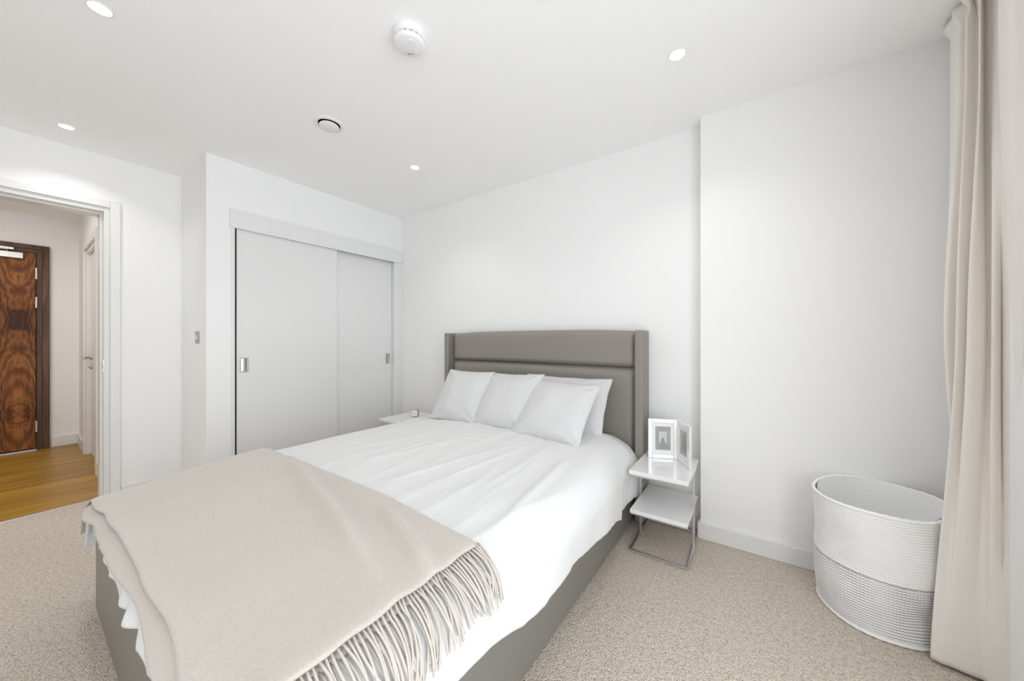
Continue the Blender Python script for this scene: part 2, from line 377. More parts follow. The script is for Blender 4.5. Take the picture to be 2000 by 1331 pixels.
m = MB().tube([(.05, -.04, 2.016), (.05, -.04, 2.036), (.045, -.16, 2.038), (.038, -.25, 2.045)], .007); m.build('closer_arm', M_steel, cl, smooth=True)
m = MB().box((0, -.80, 0), (.05, .133, .012)); m.build('threshold_strip', M_steel, d3, bevel=.002)

# ------------------------------------------------------------------ downlights, alarm, vent
def downlight(x, y, z, label, power, col=(1, .975, .94)):
    t = empty('downlight', (x, y, z)); tag(t, label, 'downlight', 'recessed ceiling downlights')
    m = MB(); m.lathe([(.0285, .012), (.0285, -.0002), (.037, -.002), (.039, -.0006), (.039, .002)], n=40)
    m.f = [f for f in m.f if len(f) == 4]; m.build('rim', M_smoke, t, smooth=True)
    m = MB(); m.lathe([(0, .001), (.0285, .001), (.0285, -.0008), (.018, -.0018), (0, -.0022)], n=32); m.build('lens', M_lamp, t, smooth=True)
    a = area('lamp', (0, 0, -.010), (0, 0, 0), .055, .055, power, col, shape='DISK', spread=math.radians(120)); a.parent = t
    return t
for x, y, l in ((-2.08, .19, 'lit downlight at the upper left corner of the photo, largest-looking of the four'),
                (-2.08, 1.71, 'small round lit downlight in the ceiling nearest the wardrobe and headboard wall corner'),
                (-.29, 1.71, 'small round lit downlight in the ceiling between the pillar and the smoke alarm'),
                (-3.40, .18, 'narrow lit downlight in the ceiling just inside the doorway wall')):
    downlight(x, y, CEIL, l, DOWNLIGHT_W)
# unseen fill lights added under the hall ceiling to brighten the hallway
h = area('hall_fill_light', (-4.9, -.45, CEIL-.03), (0, 0, 0), .3, .3, 9, (1, .98, .95), shape='DISK')
area('hall_fill_light_near', (-4.3, -.9, CEIL-.03), (0, 0, 0), .3, .3, 6, (1, .98, .95), shape='DISK')

t = empty('smoke_alarm', (-1.190, .951, CEIL)); tag(t, 'round white smoke alarm with side vent slots on the ceiling', 'smoke alarm')
m = MB(); m.lathe([(0, 0), (.062, 0), (.0635, -.004), (.0625, -.026), (.058, -.028), (0, -.028)], n=48); m.build('base', M_smoke, t, smooth=False, bevel=.0015)
m = MB(); m.lathe([(0, -.028), (.055, -.028), (.055, -.034), (0, -.034)], n=48); m.build('vent_gap', M_greyrec, t)
for k in range(16):
    a = 2*math.pi*k/16; o = MB().box((.053, -.0035, -.0345), (.0595, .0035, -.0275)).build('vent_rib', M_smoke, t); o.rotation_euler = (0, 0, a)
m = MB(); m.lathe([(0, -.034), (.060, -.034), (.0605, -.038), (.057, -.046), (.050, -.0495), (0, -.051)], n=48); cv = m.build('cover', M_smoke, t, smooth=True); cv.rotation_euler = (0, 0, math.radians(165)); t.scale = (1.05, 1.05, 1.05)
m = MB(); m.lathe([(0, -.0495), (.010, -.0495), (.010, -.053), (.008, -.054), (0, -.054)], (-.030, .006, 0), 24); m.build('test_button', M_smoke, cv, smooth=False)
m = MB()
for k, (a, b) in enumerate(((.022, -.026), (.030, -.020), (.037, -.010), (.034, -.013))):
    m.box((a-.0012, b-.004, -.0515), (a+.0012, b+.004, -.0475))
m.build('sounder_slots', M_greyrec, cv)

t = empty('ceiling_vent', (-2.079, 1.074, CEIL)); tag(t, 'round white extract vent with a dark gap around its centre disc', 'vent')
m = MB(); m.lathe([(.058, .03), (.058, -.002), (.066, -.009), (.082, -.004), (.084, 0), (.084, .002)], n=56); m.f = [f for f in m.f if len(f) == 4]; m.build('outer_ring', M_smoke, t, smooth=True)
m = MB(); m.lathe([(0, .001), (.058, .001), (.058, .0), (0, .0)], n=40); m.build('duct', M_dark, t)
m = MB(); m.lathe([(0, -.006), (.048, -.006), (.053, -.010), (.053, -.013), (.046, -.0165), (0, -.018)], n=56); m.build('disc', M_smoke, t, smooth=True)

# ------------------------------------------------------------------ wardrobe
t = empty('wardrobe', (XW, .885, 0)); tag(t, 'built-in wardrobe with two pale grey sliding doors under a flat fascia', 'wardrobe')
def wb(name, y0, y1, x0, x1, z0, z1, mt, par=t, bev=.0015):
    return box(name, (x0, y0-.885, z0), (x1, y1-.885, z1), mt, par, bevel=bev)
wb('fascia', .880, 2.358, 0, .022, 1.943, 2.076, M_fascia, bev=.002)
wb('side_frame', .890, .912, -.055, .006, 0, 1.945, M_trim)
wb('side_frame', 2.2655, 2.33, -.055, .004, 0, 1.945, M_fascia)
wb('side_stop', 2.33, 2.3585, -.04, .006, 0, 1.945, M_trim)
wb('carcass', .893, 2.34, -.56, -.545, 0, 1.98, M_dark)
wb('gap_shade_strip', .912, .9265, -.05, -.012, .01, 1.945, M_dark, bev=0)  # dark strip filling the door gap, standing in for its shade
wb('gap_shade_strip', 2.2605, 2.2657, -.06, -.045, .01, 1.945, M_dark, bev=0)  # right-hand gap: shade likewise put in as a dark strip
wb('top_track', .912, 2.34, -.09, -.002, 1.947, 1.975, M_steel)
wb('bottom_track', .912, 2.275, -.09, -.004, 0, .010, M_steel)
dl = wb('door', .9265, 1.667, -.030, -.008, .012, 1.952, M_ward)
dr = wb('door', 1.640, 2.262, -.062, -.038, .012, 1.952, M_ward)
def pull(y0, y1, z0, z1, x, par):
    y0 -= .885; y1 -= .885; e = .008
    m = MB(); m.box((x, y0, z0), (x+.004, y0+e, z1)); m.box((x, y1-e, z0), (x+.004, y1, z1)); m.box((x, y0+e, z0), (x+.004, y1-e, z0+e)); m.box((x, y0+e, z1-e), (x+.004, y1-e, z1))
    rows = [[(x+.0005+.010*math.sin(math.pi*(.08+.84*k/14))*.45, y0+e+(y1-y0-2*e)*k/14, zz) for k in range(15)] for zz in (z0+e, z1-e)]
    MB().grid([r[::-1] for r in rows]).build('grip', M_chrome, par, smooth=True)
    h = m.build('handle', M_chrome, par, bevel=.0012)

pull(.944, .997, .901, 1.006, -.008, dl)
pull(2.188, 2.240, .894, .998, -.038, dr)

# light switch on wardrobe side wall
t = empty('light_switch', (-3.274, .753, 1.156)); tag(t, 'small narrow brushed steel light switch on the wall beside the wardrobe', 'switch')
box('face_plate', (-.043, -.005, -.043), (.043, 0, .043), M_plate, t, bevel=.0015)
box('rocker', (-.009, -.009, -.016), (.009, -.004, .016), M_smoke, t, bevel=.0015)

# ------------------------------------------------------------------ bed
bed = empty('bed', (-1.45, 2.3, 0)); tag(bed, 'upholstered grey leather bed with a tall winged headboard', 'bed')
def bp(o): o.parent = bed; o.matrix_parent_inverse = Matrix.Translation((1.45, -2.3, 0)); return o
BX0, BX1, BY0 = -2.27, -.63, .1955
def rpanel(name, a, b, mt, bev=.012): return bp(box(name, a, b, mt, None, bevel=bev, seg=4))
rpanel('side_rail', (BX1-.05, BY0+.0505, .012), (BX1, 2.25, .40), M_leather_base)
rpanel('side_rail', (BX0, BY0+.0505, .012), (BX0+.05, 2.25, .40), M_leather_base)
rpanel('foot_rail', (BX0, BY0, .012), (BX1, BY0+.05, .40), M_leather_base)
for x in (BX0+.10, BX1-.10):
    for y in (BY0+.10, 2.1): bp(MB().lathe([(0, 0), (.022, 0), (.025, .03), (0, .03)], (x, y, 0), 16).build('foot', M_dark))
bp(box('mattress', (BX0+.06, BY0+.055, .25), (BX1-.06, 2.24, .50), M_duvet, None, bevel=.04, seg=4))
# headboard: two padded panels + wings + back
def pad(name, x0, x1, z0, z1, yf, puff, top_round=False):
    """padded upholstery panel, front face towards -Y, edges pinched into the seams"""
    rows = []; nx, nz = 60, 26
    for j in range(nz+1):
        v = j/nz; row = []
        for i in range(nx+1):
            u = i/nx
            eu = min(u, 1-u)*(x1-x0); ev = min(v, 1-v)*(z1-z0)
            ex = 1-max(0, 1-eu/.05)**2.2; ez = 1-max(0, 1-ev/.035)**2.2
            f = min(ex, 1)*min(ez, 1)
            y = yf + puff*(1-f)
            z = z0+(z1-z0)*v
            if top_round and v > .5:
                z += .016*(1-abs(2*u-1)**4)*smoothstep(.7, 1, v)
            row.append((x0+(x1-x0)*u, y + .001*noise.noise((u*6, v*3, x0)), z))
        rows.append(row)
    top = rows[-1]; rows.append([(p[0], p[1]+.05, p[2]+.004) for p in top]); rows.append([(p[0], 2.35, p[2]) for p in top])
    return bp(MB().grid(rows).build(name, mt_leather, None, smooth=True))
mt_leather = M_leather
HX0, HX1 = -2.271, -.565
pad('upper_panel', HX0+.048, HX1-.048, .963, 1.190, 2.235, .035, True)
pad('lower_panel', HX0+.048, HX1-.048, .10, .960, 2.235, .035)
for x0, x1 in ((HX0, HX0+.05), (HX1-.05, HX1)):
    wg = rpanel('wing', (x0, 2.190, .02), (x1, 2.350, 1.198), M_leather, .010)
    bp(box('piping', (x0-.0015 if x0 < -2 else x1-.004, 2.228, .03), (x0+.004 if x0 < -2 else x1+.0015, 2.232, 1.19), M_leather, None, bevel=.001))
rpanel('back_board', (HX0+.03, 2.30, .05), (HX1-.03, 2.352, 1.18), M_leather, .008)

# ------------------------------------------------------------------ duvet + throw surfaces
XMIN, XMAX, YMIN = -2.34, -.53, .160
def ztop(x, y):
    z = .520 + .040*smoothstep(-2.25, -1.5, x) - .006*smoothstep(-1.1, -.6, x)
    z -= .040*smoothstep(-1.45, -2.1, x)*smoothstep(.75, .20, y)
    z += .008*smoothstep(.3, 1.0, y) - .004*smoothstep(1.9, 2.2, y)
    return z
def radii(y):
    rr = .13 + .09*smoothstep(1.5, 2.15, y)
    return .20, rr, .052
def fold(p, edge, r, off, sgn):
    """p beyond arc start -> (coordinate, drop). sgn +1: folds at +edge"""
    st = edge - sgn*r; q = sgn*(p-st)
    if q <= 0: return p, 0
    a = min(q/r, math.pi/2)
    x = st + sgn*(r+off)*math.sin(a); d = (r+off)*(1-math.cos(a))
    if q > r*math.pi/2:
        e = q-r*math.pi/2; d += e; x -= sgn*.06*e
    return x, d
def surf(s, t, off=0.0):
    rl, rr, rf = radii(t)
    if s < -1.4: x, dx = fold(s, XMIN, rl, off, -1)
    else: x, dx = fold(s, XMAX - .042*smoothstep(1.45, 1.9, t), rr, off, 1)
    y, dy = fold(t, YMIN, rf, off, -1)
    return x, y, ztop(x, y) + off - dx - dy, dx, dy
def wrinkle(s, t):
    # long soft creases running lengthways, spreading from the pillows
    k = noise.noise((s*7.5 + .9*noise.noise((s*1.5, t*1.2, 0)), t*1.1, 3.1))
    k2 = noise.noise((s*17 + 1.2*noise.noise((s*2, t*2, 5)), t*2.2, 8.3))
    n3 = noise.noise((s*4, t*4, 1.7))
    ridge = (1-abs(k))**3
    a = .006*ridge + .0030*k2 + .006*n3
    for x0, y0, x1, y1, hgt, w in ((-.66,.92,-.735,1.48,.012,.022),(-1.05,1.0,-1.0,1.62,.006,.016),(-1.22,.85,-1.08,1.5,.006,.018),(-.86,1.05,-.9,1.6,.006,.02),(-1.5,.95,-1.35,1.6,.005,.02),(-1.75,1.0,-1.6,1.6,.005,.02)):
        dx, dy = x1-x0, y1-y0; l = math.hypot(dx, dy); q = ((s-x0)*dx+(t-y0)*dy)/l/l
        if -.2 < q < 1.2:
            d = ((s-x0)*dy-(t-y0)*dx)/l; e = smoothstep(-.2, .25, q)*(1-smoothstep(.75, 1.2, q))
            a += hgt*e*math.exp(-(d/w)**2)
    return a
def hemlen_right(t):
    K = ((.15,.43),(.5,.415),(.6,.40),(.67,.395),(.89,.345),(1.17,.328),(1.5,.30),(1.66,.285),(1.85,.245),(2.0,.262),(2.2,.27))
    t = min(2.19, max(.16, t)); z = .3
    for (a, za), (b, zb) in zip(K, K[1:]):
        if a <= t <= b: z = za+(zb-za)*(t-a)/(b-a)
    z += .008*noise.noise((t*6, 2, 0)) + .005*noise.noise((t*15, 2, 4)) - .008
    rr = radii(t)[1]
    return (.56-z-rr) + rr*math.pi/2 + (XMAX-rr)      # -> s at hem
def hemlen_foot(s):
    z = .466 + .012*noise.noise((s*5, 9, 0)) + .014*noise.noise((s*12, 1, 0))
    r = .052
    zt = ztop(s, .2)
    k = smoothstep(-2.10, -2.20, s)
    return (YMIN + r - (r*math.pi/2 + (zt-z-r)))*(1-k) + (YMIN+r-.045)*k
def duvet_mesh():
    rows = []; NX, NY = 330, 300
    for j in range(NY+1):
        row = []
        for i in range(NX+1):
            u = i/NX; v = j/NY
            # parameters
            t1 = 2.19
            tmid = .2 + 1.99*v
            s0 = XMIN + .20 - (.20*math.pi/2 + .13)*smoothstep(-.35, .5, tmid) + .02*noise.noise((tmid*9, 5, 5))
            s1 = hemlen_right(tmid)
            s = s0 + (s1-s0)*u
            t0 = hemlen_foot(min(-.6, s))
            t = t0 + (t1-t0)*v
            x, y, z, dx, dy = surf(s, t)
            w = wrinkle(s, t)
            z += w*(1-.5*smoothstep(0, .2, dx))
            # hanging folds
            fx = smoothstep(.06, .30, dx)
            if s > -1.4:
                x += fx*(.010*math.sin(t*9+1.5*noise.noise((t*2,0,0)))+.014*noise.noise((t*6, s*1.5, 3))+.004*noise.noise((t*22, s*3, 3)))
                x += .028*smoothstep(1.62, 1.80, t)*(1-smoothstep(1.78, 1.88, t))*smoothstep(.1,.3,dx)
            else: x -= fx*(.012*math.sin(t*9)+.012*noise.noise((t*6, s*2, 3)))
            fy = smoothstep(.035, .10, dy)
            y -= fy*(.016*math.sin(s*46 + 3*noise.noise((s*3, 0, 0)))*abs(noise.noise((s*5, .3, 0)))*2 + .008*noise.noise((s*14, .7, t*6)) + .006)
            # rumple where the sheet tucks at the pillows
            z += .006*smoothstep(1.5, 1.75, t)*noise.noise((s*9, t*6, 11))
            # falls away at the head end
            if t > 2.02: z -= .03*smoothstep(2.05, 2.19, t)
            row.append((x, y, z))
        rows.append(row)
    o = MB().grid(rows).build('duvet', M_duvet, None, smooth=True)
    sm = o.modifiers.new('solid', 'SOLIDIFY'); sm.thickness = .016; sm.offset = -1
    return o
dv = duvet_mesh(); tag(dv, 'white cotton duvet with soft lengthways creases spread over the bed', 'duvet')

SE = -.628       # throw edge in cloth coordinate, where the fringe starts
def throw_off(s, t, layer):
    off = .014 + .012*layer
    for x0, y0, x1, y1, hgt, w in ((-1.70,.700,-.66,.470,.050,.032),(-.95,.665,-.60,.560,.026,.024),(-1.9,.60,-1.2,.43,.004,.05)):
        dx, dy = x1-x0, y1-y0; l = math.hypot(dx, dy); q = ((s-x0)*dx+(t-y0)*dy)/l/l
        d = ((s-x0)*dy-(t-y0)*dx)/l; e = smoothstep(-.3, .25, q)*(1-.75*smoothstep(.65, 1.0, q))
        off += hgt*e*math.exp(-(d/w)**2)
    # pressed fold line of the blanket
    d = t-(.469-.045*(s+1.525)); off += .0012*math.exp(-(d/.006)**2)
    off += .005*noise.noise((s*3.2, t*4.0, 7)) + .002*noise.noise((s*9, t*9, 2))
    return off
def back_edge(s): return .765 + .035*smoothstep(-1.75, -2.15, s) - .028*smoothstep(-1.1, -.62, s) + .004*noise.noise((s*5, 0, 0))
def throw_mesh(name, layer, foot_s, left_s, parent=None):
    rows = []; NX, NY = 200, 110
    for j in range(NY+1):
        row = []
        for i in range(NX+1):
            u, v = i/NX, j/NY
            t_est = .2+.56*v
            s1 = SE + .006*noise.noise((t_est*14, 1, layer)) + (0 if layer else .008)
            s0 = XMIN + .20 - (XMIN + .20 - left_s)*smoothstep(-.35, .5, t_est) + .015*noise.noise((t_est*9, 5, layer))
            s = s0 + (s1-s0)*u
            te = back_edge(s) - .002*(1-layer)
            t0 = foot_s(s)
            t = t0 + (te-t0)*v
            off = throw_off(s, t, layer)*(1 if layer else 1) if layer else .010 + .6*(throw_off(s, t, 0)-.014)
            edge = min(1, (te-t)/.03)
            off = off*(.35+.65*max(0, edge)**.5)
            x, y, z, dx, dy = surf(s, t, off)
            z += wrinkle(s, t)*.25*(1-smoothstep(0,.05,dy)) + .003
            fy = smoothstep(.035, .09, dy)
            y -= fy*(.004 + .010*abs(noise.noise((s*8, .3, 4)))*2) + .004*(1 if layer==0 else 1.6)*smoothstep(.01, .05, dy)
            fx = smoothstep(.05, .2, dx) if s < -1.4 else 0
            x -= fx*.012*noise.noise((t*7, 2, 2))
            row.append((x, y, z))
        rows.append(row)
    o = MB().grid(rows).build(name, M_throw, parent, smooth=True)
    sm = o.modifiers.new('solid', 'SOLIDIFY'); sm.thickness = .005; sm.offset = -1
    return o
def fs_low(s):
    k = smoothstep(-2.12, -2.22, s)
    return (YMIN + .052 - (.052*math.pi/2 - .016 + .012*noise.noise((s*4, 3, 0)) - .006*math.sin(s*9)))*(1-k) + (YMIN+.052-.05)*k
def fs_up(s): return YMIN + .052 - (.028 + .014*smoothstep(-1.0, -.78, s) + .008*noise.noise((s*4, 8, 0)))
th = throw_mesh('throw_blanket', 1, fs_up, XMIN + .20 - .30)
tag(th, 'folded beige wool throw with a tasselled edge across the foot of the bed', 'throw')
lower = throw_mesh('lower_layer', 0, fs_low, XMIN + .20 - .36, th)
def tassel(t, layer, rng):
    L = rng.uniform(.115, .14)*(1 if layer else .95)
    lean = rng.gauss(-.006, .010) + .020*math.sin(t*21+layer*1.3) ; curl = rng.uniform(-.006, .006)
    n = 9; pts = []; lift0 = rng.uniform(.002, .007)
    for i in range(n+1):
        q = i/n; s = SE - .003 + (0 if layer else .008) + L*q
        tt = t + lean*q**2.0 + curl*math.sin(q*math.pi*1.3)
        off = (.020 if layer else .010)*(1-q*.75) + lift0*math.sin(q*math.pi) + .004
        if i == 0: off = throw_off(SE, t, layer)*.9 if layer else .012
        x, y, z, dx, dy = surf(s, tt, off)
        z += wrinkle(s, tt)*.5 + .001
        pts.append((x, y, z))
    r = rng.uniform(.0022, .0029)
    return MB().tube(pts, [r*.9]+[r*1.1]*2+[r]*(n-3)+[r*.75], 6).build('tassel', M_tassel, th, smooth=True)
rng = random.Random(3)
for layer in (1, 0):
    t = .170 + (0 if layer else .005)
    while t < .735:
        tassel(t, layer, rng); t += rng.uniform(.0092, .0112)

# ------------------------------------------------------------------ cushions and pillow
def cushion(name, w, h, th_, loc, tilt, yaw, roll, label, cat, group=None, seed=0, mt=None, sharp=.9, flange=False):
    rows = []; N_ = 44
    def pt(a, b, side):
        # a,b in -1..1
        pin = 1 - .055*(1-abs(b)**2)*abs(a)**3       # sides drawn in a little
        pinb = 1 - .055*(1-abs(a)**2)*abs(b)**3
        x = a*w/2*pin; z = b*h/2*pinb
        f = max(0, (1-abs(a)**2.6))**.62 * max(0, (1-abs(b)**2.6))**.62
        y = side*th_/2*f
        n = noise.noise((a*2.2+seed, b*2.2, seed*3.1))*.010*f
        # gather creases from corners and lower edge
        cr = 0
        for ca, cb in ((1,1),(-1,1),(1,-1),(-1,-1)):
            dx, dz = a-ca, b-cb; r = math.hypot(dx, dz); an = math.atan2(dz, dx)
            cr += .0045*math.exp(-(r/.55)**2)*math.sin(an*9+seed)*min(1, r*4)
        cr += .007*math.exp(-((b+1)/.26)**2)*noise.noise((a*10+seed, b*1.5, 0))*min(1, (1+b)*12)*(1-abs(a))**.3
        cr += .003*math.exp(-((b-1)/.18)**2)*noise.noise((a*10+seed, 4, 0))*min(1, (1-b)*12)
        y += side*(n+cr*1.3) if f > .02 else 0
        z += .005*noise.noise((a*3+seed, b*2, 2)); x += .004*noise.noise((b*3+seed, a*2, 5))
        return (x, y, z)
    for j in range(N_+1):
        b = -math.cos(math.pi*j/N_)
        row = [pt(-math.cos(math.pi*i/N_), b, -1) for i in range(N_+1)] + [pt(math.cos(math.pi*i/N_), b, 1) for i in range(1, N_)]
        rows.append(row)
    m = MB().grid(rows, closed=True)
    o = m.build(name, mt or M_pillow, None, smooth=True)
    o.rotation_euler = Matrix.Rotation(yaw, 3, 'Z').to_4x4().to_euler() if 0 else (0,0,0)
    R = Matrix.Rotation(yaw, 4, 'Z') @ Matrix.Rotation(-tilt, 4, 'X') @ Matrix.Rotation(roll, 4, 'Y')
    o.matrix_world = Matrix.Translation(loc) @ R
    # piped seam
    edge = []
    K = 80
    per = [(-1+2*i/20, -1) for i in range(20)] + [(1, -1+2*i/20) for i in range(20)] + [(1-2*i/20, 1) for i in range(20)] + [(-1, 1-2*i/20) for i in range(20)]
    pts = [pt(a, b, 1) for a, b in per]; pts.append(pts[0])
    s = MB().tube(pts, .0022, 6).build('seam', mt or M_pillow, o, smooth=True)
    return tag(o, label, cat, group)
G = 'white linen cushions leaning on the headboard'
T = math.radians(33)
cushion('pillow', .64, .42, .12, (-1.068, 2.085, .700), math.radians(27), 0, 0, 'white pillow with a pointed corner, behind the cushion nearest the photo frame', 'pillow', seed=9)
cushion('cushion', .44, .415, .13, (-1.80, 1.915, .725), T, math.radians(2), 0, 'white linen cushion on the wardrobe side of the bed, leftmost of the three', 'cushion', G, seed=1)
cushion('cushion', .46, .42, .13, (-1.395, 1.930, .728), math.radians(36), math.radians(-3), math.radians(-2), 'white linen cushion in the middle of the three on the bed', 'cushion', G, seed=4)
cushion('cushion', .465, .42, .13, (-1.005, 1.890, .712), math.radians(43), math.radians(-2), math.radians(1), 'white linen cushion nearest the photo frame, in front of a pillow', 'cushion', G, seed=7)

# ------------------------------------------------------------------ nightstands
def nightstand(x0, y0, label, sx=.290, sy=.40):
    t = empty('nightstand', (x0, y0, 0)); tag(t, label, 'nightstand', 'white gloss nightstands beside the bed')
    ZT = .438; b = .012
    box('table_top', (0, 0, ZT-.022), (sx, sy, ZT), M_gloss, t, bevel=.0015)
    box('shelf', (.006, 0, .208), (sx-.004, sy-.012, .228), M_gloss, t, bevel=.0015)
    m = MB(); m.box((0, 0, 0), (sx, b, b)); m.box((0, sy-b, 0), (sx, sy, b)); m.box((0, b, 0), (b, sy-b, b)); m.box((sx-b, b, 0), (sx, sy-b, b)); m.build('base_frame', M_steel, t, bevel=.001)
    py = .21
    for x in (0, sx-b):
        m = MB(); m.box((x, py, b), (x+b, py+b, ZT-.030)); m.build('post', M_steel, t, bevel=.001)
    m = MB(); m.box((.004, .004, ZT-.032), (sx-.004, .004+b, ZT-.022)); m.box((.004, sy-b-.004, ZT-.032), (sx-.004, sy-.004, ZT-.022))
    m.box((.004, .016, ZT-.032), (.004+b, sy-b-.004, ZT-.022)); m.box((sx-b-.004, .016, ZT-.032), (sx-.004, sy-b-.004, ZT-.022)); m.build('top_frame', M_steel, t, bevel=.001)
    m = MB(); m.box((.008, .004, .200), (sx-.008, .012, .208)); m.build('shelf_rail', M_steel, t, bevel=.001); m = MB(); m.box((.012, py, .198), (sx-.012, py+.010, .208)); m.build('shelf_rail', M_steel, t, bevel=.001)
    return t
nightstand(-.563, 1.900, 'white gloss nightstand with a lower shelf, holding the photo frame by the pillar')
nightstand(-2.750, 1.862, 'white gloss nightstand between bed and wardrobe, holding a small cube clock')

# cube clock
t = empty('alarm_clock', (-2.555, 2.105, .438), math.radians(38)); tag(t, 'tiny rounded cube alarm clock on the nightstand beside the wardrobe', 'clock')
box('case', (-.031, -.028, 0), (.031, .028, .064), M_clock, t, bevel=.013, seg=4)
box('face', (-.026, -.031, .006), (.026, -.0275, .058), M_smoke, t, bevel=.003, seg=3)
m = MB(); m.box((-.007, -.0318, .031), (.006, -.0308, .0335)); m.box((-.001, -.0318, .033), (.001, -.0308, .040)); m.build('clock_hand', M_greyrec, t)

# photo frame (two hinged leaves)
def photo_mat(name, kind):
    m = mat(name, (.3,.3,.3), .25, spec=.5, coat=.4); nt = m.node_tree; N = nt.nodes; L = nt.links; p = N['Principled BSDF']
    tc = N.new('ShaderNodeTexCoord'); sp = N.new('ShaderNodeSeparateXYZ'); L.new(tc.outputs['Object'], sp.inputs[0])
    g = N.new('ShaderNodeTexNoise'); g.inputs['Scale'].default_value = 14; L.new(tc.outputs['Object'], g.inputs['Vector'])
    cr = N.new('ShaderNodeValToRGB'); e = cr.color_ramp.elements; e[0].position = .3; e[1].position = .75
    e[0].color = (.30,.30,.295,1) if kind == 0 else (.36,.36,.35,1); e[1].color = (.42,.42,.41,1) if kind == 0 else (.5,.5,.49,1)
    L.new(g.outputs['Fac'], cr.inputs[0]); L.new(cr.outputs[0], p.inputs['Base Color'])
    return m
M_ph = photo_mat('grey_photograph', 0); M_ph2 = photo_mat('pale_photograph', 1)
M_phl = mat('photo_window_light', (.62,.62,.61), .25, coat=.4); M_phd = mat('photo_dark_shape', (.20,.20,.20), .25, coat=.4); M_mount = mat('white_card_mount', (.86,.86,.86), .5)
pf = empty('photo_frame', (-.375, 2.235, .438)); tag(pf, 'silver double photo frame standing open on the nightstand by the pillar', 'photo frame')
FW, FH = .164, .232
def leafframe(x0, ang, which):
    """one leaf from local x0 to x0+FW, front towards -y"""
    e = .022; x1 = x0+FW
    m = MB(); m.box((x0, -.010, 0), (x0+e, .004, FH)); m.box((x1-e, -.010, 0), (x1, .004, FH)); m.box((x0+e, -.010, 0), (x1-e, .004, e)); m.box((x0+e, -.010, FH-e), (x1-e, .004, FH))
    f = m.build('frame_leaf', M_silver, pf, bevel=.002); f.rotation_euler = (0, 0, ang)
    box('mount', (x0+e, -.006, e), (x1-e, -.003, FH-e), M_mount, f)
    a, b, z0, z1 = x0+e+.018, x1-e-.018, e+.028, FH-e-.022
    box('photograph', (a, -.0072, z0), (b, -.006, z1), M_ph if which == 0 else M_ph2, f)
    w_, h_ = b-a, z1-z0
    m = MB()
    if which == 0:
        for i in range(3):
            for j in range(5):
                m.box((a+w_*(.24+.17*i), -.0076, z0+h_*(.29+.10*j)), (a+w_*(.395+.17*i), -.0071, z0+h_*(.385+.10*j)))
        prof = [(.20,.06),(.24,.20),(.34,.30),(.37,.42),(.44,.52),(.52,.535),(.59,.48),(.63,.33),(.80,.24),(.90,.15),(.90,.06)]
    else:
        m.box((a+w_*.3, -.0076, z0+h_*.5), (a+w_*.75, -.0071, z0+h_*.9))
        prof = [(.15,.04),(.2,.3),(.35,.5),(.55,.52),(.7,.35),(.85,.2),(.85,.04)]
    m.build('printed_window', M_phl if which == 0 else M_ph, f)
    m = MB(); m.v = [(a+w_*p, -.0080, z0+h_*q) for p, q in prof]; m.f = [tuple(range(len(prof)))]
    m.build('printed_figure', M_phg, f)
M_phg = mat('photo_grey_shape', (.30,.30,.295), .25, coat=.4)
leafframe(-FW-.003, math.radians(22.5), 0)
leafframe(.003, math.radians(-58), 1)
for z in (.03, .175):
    m = MB(); m.lathe([(0, 0), (.0035, 0), (.0035, .024), (0, .024)], (0, 0, z), 12); m.build('hinge', M_silver, pf, smooth=False)

# ------------------------------------------------------------------ laundry basket
t = empty('laundry_basket', (.418, 2.062, 0)); tag(t, 'tall woven white rope basket with grey stitched lower part, beside the curtain', 'basket')
BH, BS = .485, .232
def bk_r(a, z):
    """radius of the soft, slightly slumped basket at angle a and height z"""
    q = z/BH
    r = .187 + .020*math.sin(min(1, q*2.2)*math.pi/2) - .006*q
    r += .007*math.cos(2*(a-.5))*q                       # a little oval at the rim
    r -= .010*max(0, math.cos(a+.6))
    r += .010*noise.noise((math.cos(a)*1.3, math.sin(a)*1.3, z*5))
    r -= .016*math.exp(-((z-.10)/.055)**2)*math.exp(-(((a+1.05+math.pi) % (2*math.pi)-math.pi)/.35)**2)   # dent low down by the curtain
    if z < .02: r -= .012*(1-z/.02)
    # keep clear of the wall
    if math.sin(a) > 0: r = min(r, .197/max(.2, math.sin(a)))
    return r
def rim_dz(a): return q_rim(a)
def q_rim(a): return .012*math.sin(a) + .004*math.sin(3*a+1)
def coil_wall(name, z0, z1, mt, pitch=.0105, amp=.0022, n=180):
    rows = []; k = max(1, round((z1-z0)/pitch)); sub = 6
    for i in range(k*sub+1):
        z = z0 + (z1-z0)*i/(k*sub); ph = abs(math.sin(math.pi*i/sub))
        row = []
        for j in range(n):
            a = 2*math.pi*j/n; r = bk_r(a, z) + amp*(ph**.6) - amp; zz = z + q_rim(a)*(z/BH)**2
            row.append((r*math.cos(a), r*math.sin(a), zz))
        rows.append(row)
    return MB().grid(rows, closed=True).build(name, mt, t, smooth=True)
coil_wall('lower_wall', .014, BS, M_rope_st)
coil_wall('upper_wall', BS, BH, M_rope)
def ring(name, z, dr, rad, mt, n=160):
    rows = []
    for j in range(n):
        a = 2*math.pi*j/n; R = bk_r(a, z)+dr; zc = z + q_rim(a)*(z/BH)**2 + .0012*math.sin(a*40)
        rows.append([((R+rad*math.cos(b))*math.cos(a), (R+rad*math.cos(b))*math.sin(a), zc+rad*math.sin(b)) for b in [2*math.pi*k/10 for k in range(10)]])
    rows.append(rows[0])
    return MB().grid(rows, closed=True).build(name, mt, t, smooth=True)
ring('base_coil', .009, .004, .008, M_rope)
ring('stitch_line', BS, -.0012, .0016, M_greyrec)
ring('rim', BH, -.003, .0065, M_rope)
rows = []
